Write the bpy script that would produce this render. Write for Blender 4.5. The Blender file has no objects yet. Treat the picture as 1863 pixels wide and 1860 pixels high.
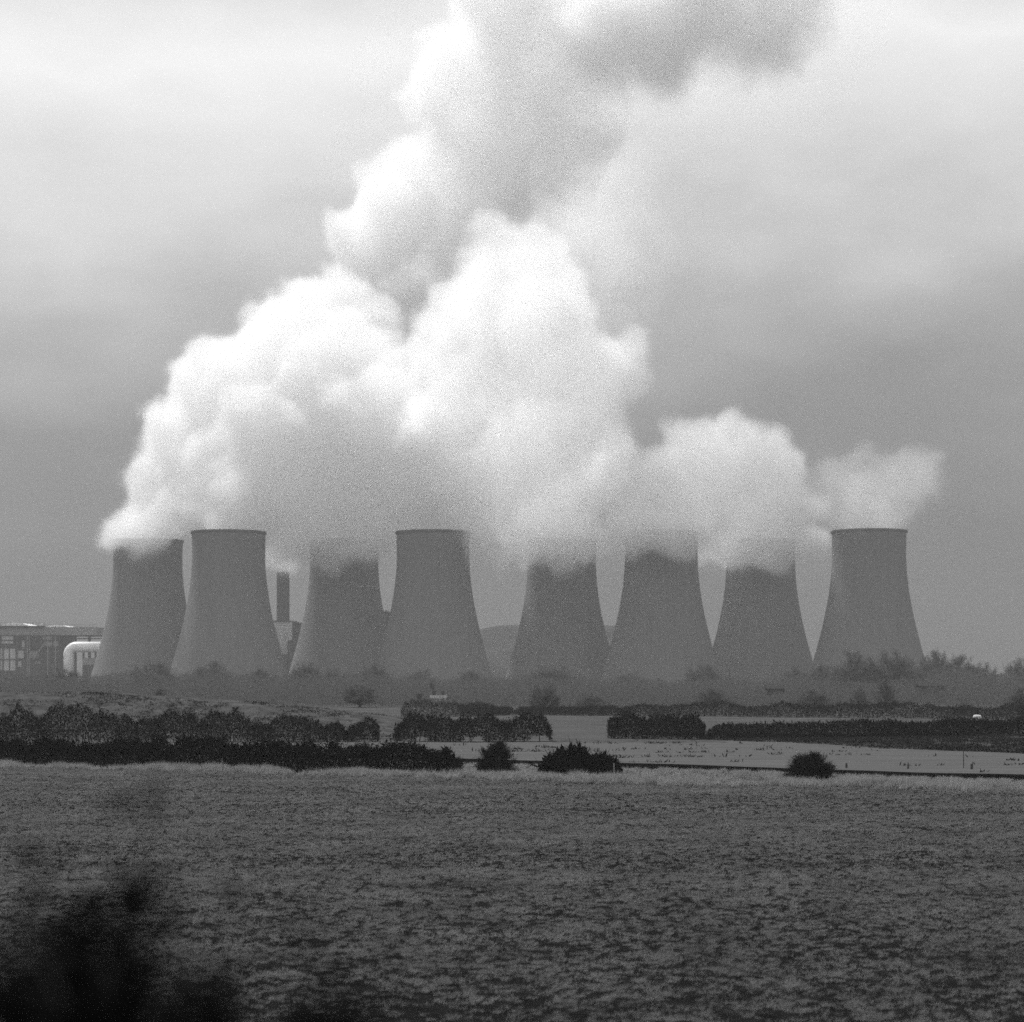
import bpy, bmesh, math, random
import numpy as np
from mathutils import Vector, Euler, noise

R = math.radians
random.seed(7)
rng = np.random.default_rng(11)
SC = bpy.context.scene
COL = SC.collection

# ------------------------------------------------------------------ camera
EYE = 8.0            # metres above the field
F = 3675.0           # focal length in photo pixels
CX, HY = 931.5, 1235.0   # principal column, horizon row in the photo (1863 x 1860)
cam_d = bpy.data.cameras.new("camera")
cam = bpy.data.objects.new("camera", cam_d)
COL.objects.link(cam)
cam.location = (0, 0, EYE)
cam.rotation_euler = (R(90), 0, 0)
cam_d.sensor_fit = 'HORIZONTAL'
cam_d.sensor_width = 36.0
cam_d.lens = 36.0 * F / 1863.0
cam_d.shift_y = (HY - 930.0) / 1863.0
cam_d.clip_start = 0.5
cam_d.clip_end = 20000
cam_d.dof.use_dof = True
cam_d.dof.focus_distance = 170
cam_d.dof.aperture_fstop = (cam_d.lens / 1000.0) / 0.095
SC.camera = cam

# ------------------------------------------------------------------ light
SUN_EL = 56.0
SUN_AZ = 321.0       # degrees clockwise from +Y (the view direction): to the left, beyond the towers
sx = math.sin(R(SUN_AZ)) * math.cos(R(SUN_EL))
sy = math.cos(R(SUN_AZ)) * math.cos(R(SUN_EL))
sz = math.sin(R(SUN_EL))
SUNV = Vector((sx, sy, sz))
sd = bpy.data.lights.new("sun", 'SUN')
sd.energy = 4.4
sd.angle = R(0.6)
sd.color = (1.0, 1.0, 1.0)
sun = bpy.data.objects.new("sun", sd)
COL.objects.link(sun)
sun.rotation_euler = SUNV.to_track_quat('Z', 'Y').to_euler()
sun.location = (0, 0, 900)

W = bpy.data.worlds.new("World")
SC.world = W
W.use_nodes = True
nt = W.node_tree
nt.nodes.clear()


def N(tree, kind, **kw):
    n = tree.nodes.new(kind)
    for k, v in kw.items():
        setattr(n, k, v)
    return n


def L(tree, a, b):
    tree.links.new(a, b)


def math_node(tree, op, a, b=None, c=None, clamp=False):
    n = tree.nodes.new('ShaderNodeMath')
    n.operation = op
    n.use_clamp = clamp
    for i, v in enumerate((a, b, c)):
        if v is None:
            continue
        if isinstance(v, (int, float)):
            n.inputs[i].default_value = v
        else:
            tree.links.new(v, n.inputs[i])
    return n.outputs[0]


def ramp(tree, fac, stops):
    n = tree.nodes.new('ShaderNodeValToRGB')
    e = n.color_ramp.elements
    while len(e) < len(stops):
        e.new(0.5)
    for el, (p, v) in zip(e, stops):
        el.position = p
        el.color = (v, v, v, 1)
    if fac is not None:
        tree.links.new(fac, n.inputs[0])
    return n.outputs[0]


sky = N(nt, 'ShaderNodeTexSky', sky_type='NISHITA', sun_disc=False)
sky.sun_elevation = R(SUN_EL)
sky.sun_rotation = R(SUN_AZ)
bw = N(nt, 'ShaderNodeRGBToBW')
L(nt, sky.outputs[0], bw.inputs[0])
tc = N(nt, 'ShaderNodeTexCoord')
sep = N(nt, 'ShaderNodeSeparateXYZ')
L(nt, tc.outputs['Generated'], sep.inputs[0])
# soft stratus: bands of cloud, stretched sideways
mp = N(nt, 'ShaderNodeMapping')
mp.inputs['Scale'].default_value = (6.0, 6.0, 13.0)
mp.inputs['Location'].default_value = (0.4, 0.0, 0.35)
L(nt, tc.outputs['Generated'], mp.inputs[0])
nz = N(nt, 'ShaderNodeTexNoise')
nz.inputs['Scale'].default_value = 1.0
nz.inputs['Detail'].default_value = 6.0
nz.inputs['Roughness'].default_value = 0.52
L(nt, mp.outputs[0], nz.inputs[0])
wob = math_node(nt, 'MULTIPLY', math_node(nt, 'SUBTRACT', nz.outputs[0], 0.5), 0.14)
zz = math_node(nt, 'MULTIPLY', sep.outputs[2], math_node(nt, 'ADD', math_node(nt, 'MULTIPLY', sep.outputs[0], -0.2), 1.0))
zz = math_node(nt, 'ADD', zz, wob)
# cloud deck brightness by height: a grey bank low down, a bright deck above it
deck = ramp(nt, zz, [(0.0, .07), (0.05, .072), (0.12, .155), (0.18, .37), (0.235, .70), (0.29, .94), (0.36, .58), (0.5, .36), (1.0, .30)])
glow = N(nt, 'ShaderNodeVectorMath', operation='DOT_PRODUCT')
glow.inputs[1].default_value = SUNV
L(nt, tc.outputs['Generated'], glow.inputs[0])
gl = math_node(nt, 'POWER', math_node(nt, 'MAXIMUM', glow.outputs['Value'], 0.0), 6.0)
deck = math_node(nt, 'MULTIPLY', deck, math_node(nt, 'ADD', 0.9, math_node(nt, 'MULTIPLY', gl, 0.6)))
back = math_node(nt, 'MAXIMUM', math_node(nt, 'MULTIPLY', sep.outputs[1], -1.0), 0.0)   # extra brightness added behind the camera, filling the steam and tower fronts
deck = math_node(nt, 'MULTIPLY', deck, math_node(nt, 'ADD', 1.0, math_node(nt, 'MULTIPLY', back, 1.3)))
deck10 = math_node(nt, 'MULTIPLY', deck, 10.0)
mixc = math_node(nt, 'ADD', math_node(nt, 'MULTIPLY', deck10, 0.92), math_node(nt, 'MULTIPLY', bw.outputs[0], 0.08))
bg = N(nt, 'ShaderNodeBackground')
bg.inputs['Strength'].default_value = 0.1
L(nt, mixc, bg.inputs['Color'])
wo = N(nt, 'ShaderNodeOutputWorld')
L(nt, bg.outputs[0], wo.inputs['Surface'])

SC.view_settings.view_transform = 'Standard'
SC.view_settings.look = 'None'
SC.view_settings.exposure = 0.7
SC.view_settings.gamma = 1.0
SC.render.engine = 'CYCLES'
cy = SC.cycles
cy.max_bounces = 18
cy.diffuse_bounces = 3
cy.glossy_bounces = 2
cy.transmission_bounces = 4
cy.volume_bounces = 12
cy.volume_step_rate = 4.0
cy.volume_max_steps = 256
cy.transparent_max_bounces = 24
cy.use_denoising = False     # the sampling grain stands in for the photo's film grain
cy.use_adaptive_sampling = True
cy.adaptive_threshold = 0.03
cy.sample_clamp_indirect = 2.5


HAZE_D, HAZE_ALB = 0.0002, 0.43

# ------------------------------------------------------------------ helpers
def at(px, py, Y):
    """The world point seen at photo pixel (px, py) at distance Y."""
    return Vector(((px - CX) / F * Y, Y, EYE + (HY - py) / F * Y))


def mesh_obj(name, verts, faces, mat=None, parent=None, smooth=False):
    me = bpy.data.meshes.new(name)
    me.from_pydata([tuple(v) for v in verts], [], [tuple(f) for f in faces])
    me.update()
    if smooth:
        me.polygons.foreach_set('use_smooth', [True] * len(me.polygons))
    o = bpy.data.objects.new(name, me)
    COL.objects.link(o)
    if mat is not None:
        me.materials.append(mat)
    if parent is not None:
        o.parent = parent
    return o


def array_mesh(name, V, T, mat=None, parent=None, smooth=False):
    """Mesh from numpy arrays V (n,3), T (m,k)."""
    me = bpy.data.meshes.new(name)
    V = np.ascontiguousarray(V, dtype=np.float32)
    T = np.ascontiguousarray(T, dtype=np.int32)
    k = T.shape[1]
    me.vertices.add(len(V))
    me.vertices.foreach_set('co', V.ravel())
    me.loops.add(T.size)
    me.loops.foreach_set('vertex_index', T.ravel())
    me.polygons.add(len(T))
    me.polygons.foreach_set('loop_start', np.arange(0, T.size, k, dtype=np.int32))
    me.polygons.foreach_set('loop_total', np.full(len(T), k, dtype=np.int32))
    me.update(calc_edges=True)
    if smooth:
        me.polygons.foreach_set('use_smooth', np.ones(len(T), dtype=bool))
    o = bpy.data.objects.new(name, me)
    COL.objects.link(o)
    if mat is not None:
        me.materials.append(mat)
    if parent is not None:
        o.parent = parent
    return o


def tag(o, label=None, cat=None, group=None, kind=None):
    if label:
        o['label'] = label
    if cat:
        o['category'] = cat
    if group:
        o['group'] = group
    if kind:
        o['kind'] = kind
    return o


def empty(name, loc, label, cat, group=None, rz=0.0):
    o = bpy.data.objects.new(name, None)
    COL.objects.link(o)
    o.location = loc
    o.rotation_euler = (0, 0, rz)
    return tag(o, label, cat, group)


def grey_mat(name, v, rough=0.9, var=0.25, scale=3.0, detail=4.0, stretch=(1, 1, 1), bump=0.0, coord='Object', spec=0.0, thin=0.0):
    m = bpy.data.materials.new(name)
    m.use_nodes = True
    t = m.node_tree
    b = t.nodes['Principled BSDF']
    b.inputs['Roughness'].default_value = rough
    b.inputs['Specular IOR Level'].default_value = spec
    tcn = N(t, 'ShaderNodeTexCoord')
    mpn = N(t, 'ShaderNodeMapping')
    mpn.inputs['Scale'].default_value = stretch
    L(t, tcn.outputs[coord], mpn.inputs[0])
    n = N(t, 'ShaderNodeTexNoise')
    n.inputs['Scale'].default_value = scale
    n.inputs['Detail'].default_value = detail
    n.inputs['Roughness'].default_value = 0.6
    L(t, mpn.outputs[0], n.inputs[0])
    c = ramp(t, n.outputs[0], [(0.28, v * (1 - var)), (0.72, v * (1 + var))])
    L(t, c, b.inputs['Base Color'])
    if bump:
        bn = N(t, 'ShaderNodeBump')
        bn.inputs['Strength'].default_value = bump
        L(t, n.outputs[0], bn.inputs['Height'])
        L(t, bn.outputs[0], b.inputs['Normal'])
    if thin:      # light passing through leaves and blades
        tl = N(t, 'ShaderNodeBsdfTranslucent')
        L(t, c, tl.inputs['Color'])
        mx = N(t, 'ShaderNodeMixShader')
        mx.inputs[0].default_value = thin
        L(t, b.outputs[0], mx.inputs[1])
        L(t, tl.outputs[0], mx.inputs[2])
        L(t, mx.outputs[0], t.nodes['Material Output'].inputs['Surface'])
    return m


# ------------------------------------------------------------------ cooling towers
def tower_material():
    m = bpy.data.materials.new("tower_concrete")
    m.use_nodes = True
    t = m.node_tree
    b = t.nodes['Principled BSDF']
    b.inputs['Roughness'].default_value = 0.95
    b.inputs['Specular IOR Level'].default_value = 0.1
    tcn = N(t, 'ShaderNodeTexCoord')
    sp = N(t, 'ShaderNodeSeparateXYZ')
    L(t, tcn.outputs['Object'], sp.inputs[0])
    ang = math_node(t, 'ARCTAN2', sp.outputs[1], sp.outputs[0])
    # rain streaks running down the shell
    cb = N(t, 'ShaderNodeCombineXYZ')
    L(t, math_node(t, 'MULTIPLY', ang, 14.0), cb.inputs[0])
    L(t, math_node(t, 'MULTIPLY', sp.outputs[2], 0.03), cb.inputs[2])
    n1 = N(t, 'ShaderNodeTexNoise')
    n1.inputs['Scale'].default_value = 1.0
    n1.inputs['Detail'].default_value = 5.0
    L(t, cb.outputs[0], n1.inputs[0])
    n2 = N(t, 'ShaderNodeTexNoise')
    n2.inputs['Scale'].default_value = 0.03
    n2.inputs['Detail'].default_value = 3.0
    L(t, tcn.outputs['Object'], n2.inputs[0])
    # lift joints: one thin ring every few metres
    ring = math_node(t, 'FRACT', math_node(t, 'MULTIPLY', sp.outputs[2], 0.22))
    ring = math_node(t, 'MULTIPLY', math_node(t, 'LESS_THAN', ring, 0.08), 0.008)
    s = math_node(t, 'ADD', math_node(t, 'MULTIPLY', n1.outputs[0], 0.08), math_node(t, 'MULTIPLY', n2.outputs[0], 0.03))
    s = math_node(t, 'SUBTRACT', math_node(t, 'ADD', s, 0.075), ring)
    L(t, s, b.inputs['Base Color'])
    return m


M_TOWER = tower_material()
M_RIM = grey_mat("rim_concrete", 0.08, scale=0.2)


def tower_radius(z):
    zt, rt, b = 101.0, 26.9, 70.0
    if z > zt:
        b = 95.0
    return rt * math.sqrt(1 + ((z - zt) / b) ** 2)


def lathe(profile, seg):
    V, Fc = [], []
    for r, z in profile:
        for k in range(seg):
            a = 2 * math.pi * k / seg
            V.append((r * math.cos(a), r * math.sin(a), z))
    n = len(profile)
    for i in range(n - 1):
        for k in range(seg):
            k2 = (k + 1) % seg
            Fc.append((i * seg + k, i * seg + k2, (i + 1) * seg + k2, (i + 1) * seg + k))
    return V, Fc


TOP = 117.0
prof = [(tower_radius(z), z) for z in np.linspace(1.0, TOP - 1.6, 48)]
inner = [(tower_radius(z) - 0.6, z) for z in np.linspace(TOP - 1.6, 1.0, 30)]
SHELL = lathe(prof + inner, 128)
rt_ = tower_radius(TOP)
RIMG = lathe([(rt_ - 0.1, TOP - 1.9), (rt_ + 0.75, TOP - 1.6), (rt_ + 0.75, TOP - 0.9), (rt_ + 0.7, TOP),
              (rt_ - 0.75, TOP), (rt_ - 0.75, TOP - 1.9), (rt_ - 0.1, TOP - 1.9)], 128)
TOWERS = [  # centre column in the photo, distance, label
    (269, 1592, "grey cooling tower at the far left end of the row, its rim lost in steam"),
    (416, 1500, "cooling tower second from the left, directly left of the dark chimney"),
    (626, 1592, "cooling tower directly right of the dark chimney, its top buried in steam"),
    (788, 1500, "cooling tower with half its rim clear, left of the gap with the hill"),
    (1022, 1592, "cooling tower standing right of the wide gap where the hill shows"),
    (1203, 1500, "streaked cooling tower third from the right end of the row"),
    (1384, 1592, "cooling tower second from the right, under the right-hand steam bank"),
    (1581, 1490, "cooling tower at the far right end with its whole rim clear in view"),
]
shell_me = rim_me = None
for cx_, Y, lab in TOWERS:
    root = empty("cooling_tower", ((cx_ - CX) / F * Y, Y, 0), lab, "cooling tower", "cooling towers of the power station",
                 rz=random.uniform(0, 6))
    if shell_me is None:
        s = mesh_obj("shell", *SHELL, M_TOWER, root, smooth=True)
        r = mesh_obj("rim", *RIMG, M_RIM, root, smooth=False)
        shell_me, rim_me = s.data, r.data
    else:
        for nm, me in (("shell", shell_me), ("rim", rim_me)):
            o = bpy.data.objects.new(nm, me)
            COL.objects.link(o)
            o.parent = root


def box(x0, x1, y0, y1, z0, z1):
    V = [(x0, y0, z0), (x1, y0, z0), (x1, y1, z0), (x0, y1, z0), (x0, y0, z1), (x1, y0, z1), (x1, y1, z1), (x0, y1, z1)]
    Fc = [(0, 3, 2, 1), (4, 5, 6, 7), (0, 1, 5, 4), (1, 2, 6, 5), (2, 3, 7, 6), (3, 0, 4, 7)]
    return V, Fc


def boxes(lst):
    V, Fc = [], []
    for b in lst:
        v, f = box(*b)
        n = len(V)
        V += v
        Fc += [tuple(i + n for i in q) for q in f]
    return V, Fc


# ------------------------------------------------------------------ haze
hz = bpy.data.materials.new("haze_air")
hz.use_nodes = True
t = hz.node_tree
t.nodes.clear()
pv = N(t, 'ShaderNodeVolumePrincipled')
pv.inputs['Color'].default_value = (HAZE_ALB, HAZE_ALB, HAZE_ALB, 1)
pv.inputs['Density'].default_value = HAZE_D
pv.inputs['Anisotropy'].default_value = 0.0
ho = N(t, 'ShaderNodeOutputMaterial')
L(t, pv.outputs[0], ho.inputs['Volume'])
h = mesh_obj("haze", *box(-2600, 2600, -150, 3700, -3, 1000), hz)
tag(h, kind="stuff")


# ------------------------------------------------------------------ ground
def sst(a, b, x):
    t_ = np.clip((x - a) / (b - a), 0, 1)
    return t_ * t_ * (3 - 2 * t_)


def fbm2(x, y, seed=0, octv=3):
    """Smooth value noise on numpy arrays, about -1..1."""
    tot = np.zeros_like(x, dtype=float)
    amp, norm = 1.0, 0.0
    for o in range(octv):
        xi = np.floor(x).astype(np.int64)
        yi = np.floor(y).astype(np.int64)
        fx, fy = x - xi, y - yi
        fx = fx * fx * (3 - 2 * fx)
        fy = fy * fy * (3 - 2 * fy)

        def hsh(a, b):
            q = (a * 374761393 + b * 668265263 + (seed + o) * 974634777) & 0xffffffff
            q = ((q ^ (q >> 13)) * 1274126177) & 0xffffffff
            return ((q ^ (q >> 16)) & 0xffff) / 32767.5 - 1.0
        v = (hsh(xi, yi) * (1 - fx) + hsh(xi + 1, yi) * fx) * (1 - fy) + (hsh(xi, yi + 1) * (1 - fx) + hsh(xi + 1, yi + 1) * fx) * fy
        tot += v * amp
        norm += amp
        amp *= 0.5
        x, y = x * 2.03 + 7.1, y * 2.03 + 3.7
    return tot / norm


V_EDGE, V_DITCH = 161.0, 193.0        # rows of the field edge and of the ditch's far bank


def shear(v):
    return np.interp(v, [60, 161, 193, 262], [0.0, 0.5, 0.72, 0.0])


def row_y(v, X):
    return v - shear(v) * np.clip(X, -75, 75)


def row_of(X, Y):
    """Inverse of row_y: the row a ground point lies on."""
    v = Y + 0.5 * np.clip(X, -75, 75)
    for _ in range(25):
        v = 0.5 * v + 0.5 * (Y + shear(v) * np.clip(X, -75, 75))
    return v


def height(X, Y):
    X = np.asarray(X, dtype=float)
    Y = np.asarray(Y, dtype=float)
    v = row_of(X, Y)
    z = 5.2 * (1 - sst(4, 18, Y))
    z = z + 0.16 * fbm2(X / 14.0, Y / 14.0, 3, 2) * sst(20, 40, Y)
    # ditch: near side slopes down, far side is a steep cut
    lip = np.interp(X, [-60, 0, 20, 60], [188.5, 188.0, 186.5, 183.0])
    dep = np.interp(X, [-60, 0, 20, 60], [0.7, 0.75, 0.95, 1.5])
    z = z - dep * np.clip((v - lip) / (192.3 - lip), 0, 1) * (1 - sst(192.55, 192.95, v)) * (v < 193.2)
    z = z + 0.28 * sst(192.55, 192.95, v) * (1 - sst(200, 262, v)) * (np.abs(X) < 80)
    # flood bank on the left
    crest = np.interp(X, [-400, -86, -67, -54, -40, -21, -12], [6.4, 5.9, 5.55, 4.8, 3.7, 1.9, 0.0])
    prof = sst(272, 338, Y) * (1 - sst(344, 385, Y))
    z = z + crest * prof * (1 + 0.05 * fbm2(X / 8.0, Y / 12.0, 9, 3))
    return z


vs = np.concatenate([np.arange(-90, 0, 15), np.arange(0, 24, 1.5), np.arange(24, 100, 4), np.arange(100, 180, 2.0), np.arange(180, 192, 0.8),
                     np.array([192.0, 192.3, 192.55, 192.7, 192.85, 192.95, 193.1, 193.6]), np.arange(194.5, 262, 1.25), np.arange(262, 400, 3.0), np.geomspace(400, 3600, 40)])
half = np.concatenate([np.arange(0, 75, 1.0), np.geomspace(75, 2500, 34)])
xs = np.concatenate([-half[:0:-1], half])
VG, XG = np.meshgrid(vs, xs, indexing='ij')
YG = row_y(VG, XG)
ZG = height(XG, YG)
nv_, nx_ = VG.shape
GV = np.stack([XG, YG, ZG], -1).reshape(-1, 3)
ii = np.arange(nv_ - 1)[:, None] * nx_ + np.arange(nx_ - 1)[None, :]
GT = np.stack([ii, ii + 1, ii + nx_ + 1, ii + nx_], -1).reshape(-1, 4)
ground = array_mesh("ground", GV, GT, None, None, smooth=True)
tag(ground, kind="structure")
GM = [
    grey_mat("field_soil_and_grass", 0.008, var=0.5, scale=1.6, stretch=(1, 1, 1), bump=0.3),
    grey_mat("rough_verge", 0.03, var=0.4, scale=0.9),
    grey_mat("ditch_mud", 0.006, var=0.3, scale=2.0),
    grey_mat("pale_pasture", 0.066, var=0.22, scale=0.5, detail=6, stretch=(0.12, 1.0, 1)),
    grey_mat("young_crop", 0.035, var=0.6, scale=1.1, detail=6, stretch=(1, 0.35, 1)),
    grey_mat("bank_grass", 0.045, var=0.5, scale=0.35, detail=6, stretch=(1, 0.5, 1)),
    grey_mat("far_fields", 0.05, var=0.25, scale=0.05),
    grey_mat("railway_bank", 0.05, var=0.4, scale=1.0),
]
for m in GM:
    ground.data.materials.append(m)
Xc = 0.25 * (XG[:-1, :-1] + XG[1:, :-1] + XG[:-1, 1:] + XG[1:, 1:])
Yc = 0.25 * (YG[:-1, :-1] + YG[1:, :-1] + YG[:-1, 1:] + YG[1:, 1:])
Vc = 0.5 * (VG[:-1, :-1] + VG[1:, :-1])
mi = np.zeros(Xc.shape, dtype=np.int32)
mi[Yc < 19] = 7
mi[Vc > 159.5] = 1
mi[Vc > 192.25] = 2
mi[Vc > 193.0] = 3
wob_ = 2.5 * fbm2(Xc / 6.0, Yc / 6.0, 5, 2)
wedge = (Yc > 267 - 2.27 * (Xc - 26.8) + wob_) & (Yc < 300) & (Xc > 14) & (Vc > 196)
mi[wedge] = 4
mi[Yc > 262] = np.where(wedge[Yc > 262], 4, 6)
mi[(Yc > 262) & (Yc < 395) & (Xc < -14 + wob_)] = 5
mi[(Yc > 252) & (Yc < 262) & (Xc > 5) & (Xc < 26.8)] = 5
ground.data.polygons.foreach_set('material_index', mi.ravel())
ground.data.update()


# ------------------------------------------------------------------ twigs, blades, branches
def spikes(P, D, ln, wd, rd):
    """One slim triangle per point: base P, direction D, length ln, width wd."""
    n = len(P)
    S = np.cross(D, rd.normal(size=(n, 3)))
    S /= np.linalg.norm(S, axis=1)[:, None] + 1e-9
    A = P - S * (wd * 0.5)[:, None]
    B = P + S * (wd * 0.5)[:, None]
    C = P + D * ln[:, None]
    V = np.stack([A, B, C], 1).reshape(-1, 3)
    T = np.arange(3 * n).reshape(-1, 3)
    return V, T


def leaves(P, D, ln, wd, rd):
    """One kite-shaped spray (two triangles as a quad) per point."""
    n = len(P)
    S = np.cross(D, rd.normal(size=(n, 3)))
    S /= np.linalg.norm(S, axis=1)[:, None] + 1e-9
    M = P + D * (ln * 0.45)[:, None]
    V = np.stack([P, M - S * (wd * 0.5)[:, None], P + D * ln[:, None], M + S * (wd * 0.5)[:, None]], 1).reshape(-1, 3)
    T = np.arange(4 * n).reshape(-1, 4)
    return V, T


def unit(v):
    return v / (np.linalg.norm(v, axis=-1, keepdims=True) + 1e-9)


def tubes(segs, sides=5):
    """segs: list of (p0, p1, r0, r1). One open tapered tube each."""
    V, T, n = [], [], 0
    for p0, p1, r0, r1 in segs:
        d = p1 - p0
        ln = np.linalg.norm(d)
        if ln < 1e-6:
            continue
        d = d / ln
        u = np.cross(d, [0.3, 0.9, 0.1] if abs(d[2]) > 0.8 else [0, 0, 1])
        u /= np.linalg.norm(u)
        w = np.cross(d, u)
        for p, r in ((p0, r0), (p1, r1)):
            for k in range(sides):
                a = 2 * math.pi * k / sides
                V.append(p + (u * math.cos(a) + w * math.sin(a)) * r)
        for k in range(sides):
            k2 = (k + 1) % sides
            T.append((n + k, n + k2, n + sides + k2, n + sides + k))
        n += 2 * sides
    return np.array(V), np.array(T)


def crown_from(tips, rd, per, ln, wd, jit, leafy=False):
    P = np.repeat(np.array([q[0] for q in tips]), per, 0)
    D0 = np.repeat(np.array([q[1] for q in tips]), per, 0)
    P = P + rd.normal(size=P.shape) * jit
    D = unit(D0 * 0.6 + rd.normal(size=P.shape) * 0.7 + np.array([0, 0, 0.15]))
    n = len(P)
    f = leaves if leafy else spikes
    return f(P, D, rd.uniform(0.6, 1.3, n) * ln, rd.uniform(0.6, 1.3, n) * wd, rd)


M_BARK = grey_mat("bark", 0.06, scale=2.0)
M_TWIG = grey_mat("winter_twigs", 0.085, var=0.15, scale=0.3, spec=0.0, thin=0.3)
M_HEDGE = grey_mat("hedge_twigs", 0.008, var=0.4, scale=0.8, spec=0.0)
M_SCRUB = grey_mat("scrub", 0.022, var=0.3, scale=0.4, spec=0.0)
M_GRASS = grey_mat("grass_blades", 0.15, var=0.3, scale=0.25, detail=5, spec=0.0, thin=0.45)
M_STRAW = grey_mat("dead_grass", 0.22, var=0.3, scale=0.7, spec=0.0, thin=0.4)
M_DARKSHRUB = grey_mat("shrub_twigs", 0.01, var=0.4, scale=3, spec=0.0)

# ------------------------------------------------------------------ field grass (uncountable)
def grass_field():
    rd = np.random.default_rng(5)
    bandsV, bandsT, n0 = [], [], 0
    for (ya, yb, dens, nbl) in ((38, 60, 55, 11), (60, 85, 38, 10), (85, 120, 24, 8), (120, 205, 14, 7)):
        hw = 0.2535 * yb * 1.05 + 9
        area = (yb - ya) * 2 * hw
        n = int(area * dens)
        X = rd.uniform(-hw, hw, n)
        Y = rd.uniform(ya, yb, n)
        keep = (np.abs(X) < 0.2535 * Y * 1.05 + 9) & (row_of(X, Y) < 160.5)
        # clumps: gaps of bare dark soil between the tufts
        c1 = fbm2(X / 0.18, Y / 0.17, 21, 3)
        c2 = fbm2(X / 2.2, Y / 1.6, 22, 3)
        keep &= (c1 + 0.25 * c2) > rd.uniform(-0.3, 0.3, n) + np.interp(Y, [42, 52, 75, 110, 150], [0.46, 0.24, 0.0, -0.26, -0.6])
        X, Y, c1, c2 = X[keep], Y[keep], c1[keep], c2[keep]
        Z = height(X, Y)
        hgt = 0.05 + 0.08 * np.clip(c1 + 0.5, 0, 1.4) + 0.04 * np.clip(c2 + 0.4, 0, 1)
        P = np.repeat(np.stack([X, Y, Z], 1), nbl, 0)
        P[:, :2] += rd.normal(size=(len(P), 2)) * 0.07
        H = np.repeat(hgt, nbl) * rd.uniform(0.6, 1.25, len(P))
        D = rd.normal(size=(len(P), 3)) * np.array([0.75, 0.6, 0.2]) + np.array([0.25, 0.0, 0.6])
        D = unit(D)
        w = np.interp(yb, [60, 205], [0.016, 0.035])
        V, T = spikes(P, D, H, rd.uniform(0.7, 1.3, len(P)) * w, rd)
        bandsV.append(V)
        bandsT.append(T + n0)
        n0 += len(V)
    o = array_mesh("grass", np.vstack(bandsV), np.vstack(bandsT), M_GRASS)
    tag(o, kind="stuff")


grass_field()


# pale dead grass tussocks on the verge between field and ditch
def verge_grass():
    rd = np.random.default_rng(15)
    n = 9000
    X = rd.uniform(-64, 60, n)
    v = np.where(rd.random(n) < 0.45, rd.normal(162.0, 1.3, n), rd.uniform(160, 189, n))
    c = fbm2(X / 2.6, v / 3.0, 31, 3)
    keep = (c > rd.uniform(-0.5, 0.25, n)) & (v > 159.3) & (v < 190)
    X, v, c = X[keep], v[keep], c[keep]
    Y = row_y(v, X)
    Z = height(X, Y)
    nbl = 34
    low = np.interp(v, [159, 166, 172, 190], [1.0, 1.0, 0.75, 0.45])
    size = low * ( 0.40 + 0.45 * np.clip(c + 0.3, 0, 1))
    P = np.repeat(np.stack([X, Y, Z], 1), nbl, 0)
    sz = np.repeat(size, nbl)
    P[:, :2] += rd.normal(size=(len(P), 2)) * 0.16 * (sz / 0.5)[:, None]
    D = unit(rd.normal(size=(len(P), 3)) * np.array([0.6, 0.6, 0.2]) + np.array([0.2, 0, 0.9]))
    V, T = spikes(P, D, sz * rd.uniform(0.6, 1.3, len(P)), rd.uniform(0.03, 0.07, len(P)), rd)
    o = array_mesh("verge_grass", V, T, M_STRAW)
    tag(o, kind="stuff")


verge_grass()


# low weeds and young plants on the crop wedge and the flood bank
def low_weeds():
    rd = np.random.default_rng(25)
    Vs, Ts, n0 = [], [], 0
    n = 16000
    X = rd.uniform(14, 72, n)
    Y = rd.uniform(200, 288, n)
    k = (Y > 267 - 2.27 * (X - 26.8)) & (fbm2(X / 3, Y / 6, 41, 3) > rd.uniform(-0.6, 0.5, n))
    X1, Y1 = X[k], Y[k]
    n = 9000
    X = rd.uniform(-110, -12, n)
    Y = rd.uniform(275, 342, n)
    k = fbm2(X / 7, Y / 9, 43, 3) > rd.uniform(-0.15, 0.6, n)
    X = np.concatenate([X1, X[k]])
    Y = np.concatenate([Y1, Y[k]])
    n = 26000
    X2 = rd.uniform(-60, 62, n)
    Y2 = rd.uniform(165, 262, n)
    v2 = row_of(X2, Y2)
    k = (v2 > 194) & (fbm2(X2 / 9, Y2 / 2.2, 47, 4) > rd.uniform(0.3, 0.95, n))
    X = np.concatenate([X, X2[k]])
    Y = np.concatenate([Y, Y2[k]])
    Z = height(X, Y)
    nbl = 6
    P = np.repeat(np.stack([X, Y, Z], 1), nbl, 0)
    P[:, :2] += rd.normal(size=(len(P), 2)) * 0.25
    D = unit(rd.normal(size=(len(P), 3)) * np.array([0.7, 0.7, 0.3]) + np.array([0, 0, 0.7]))
    V, T = leaves(P, D, rd.uniform(0.15, 0.5, len(P)), rd.uniform(0.06, 0.14, len(P)), rd)
    o = array_mesh("weeds", V, T, M_SCRUB)
    tag(o, kind="stuff")


low_weeds()


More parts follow.
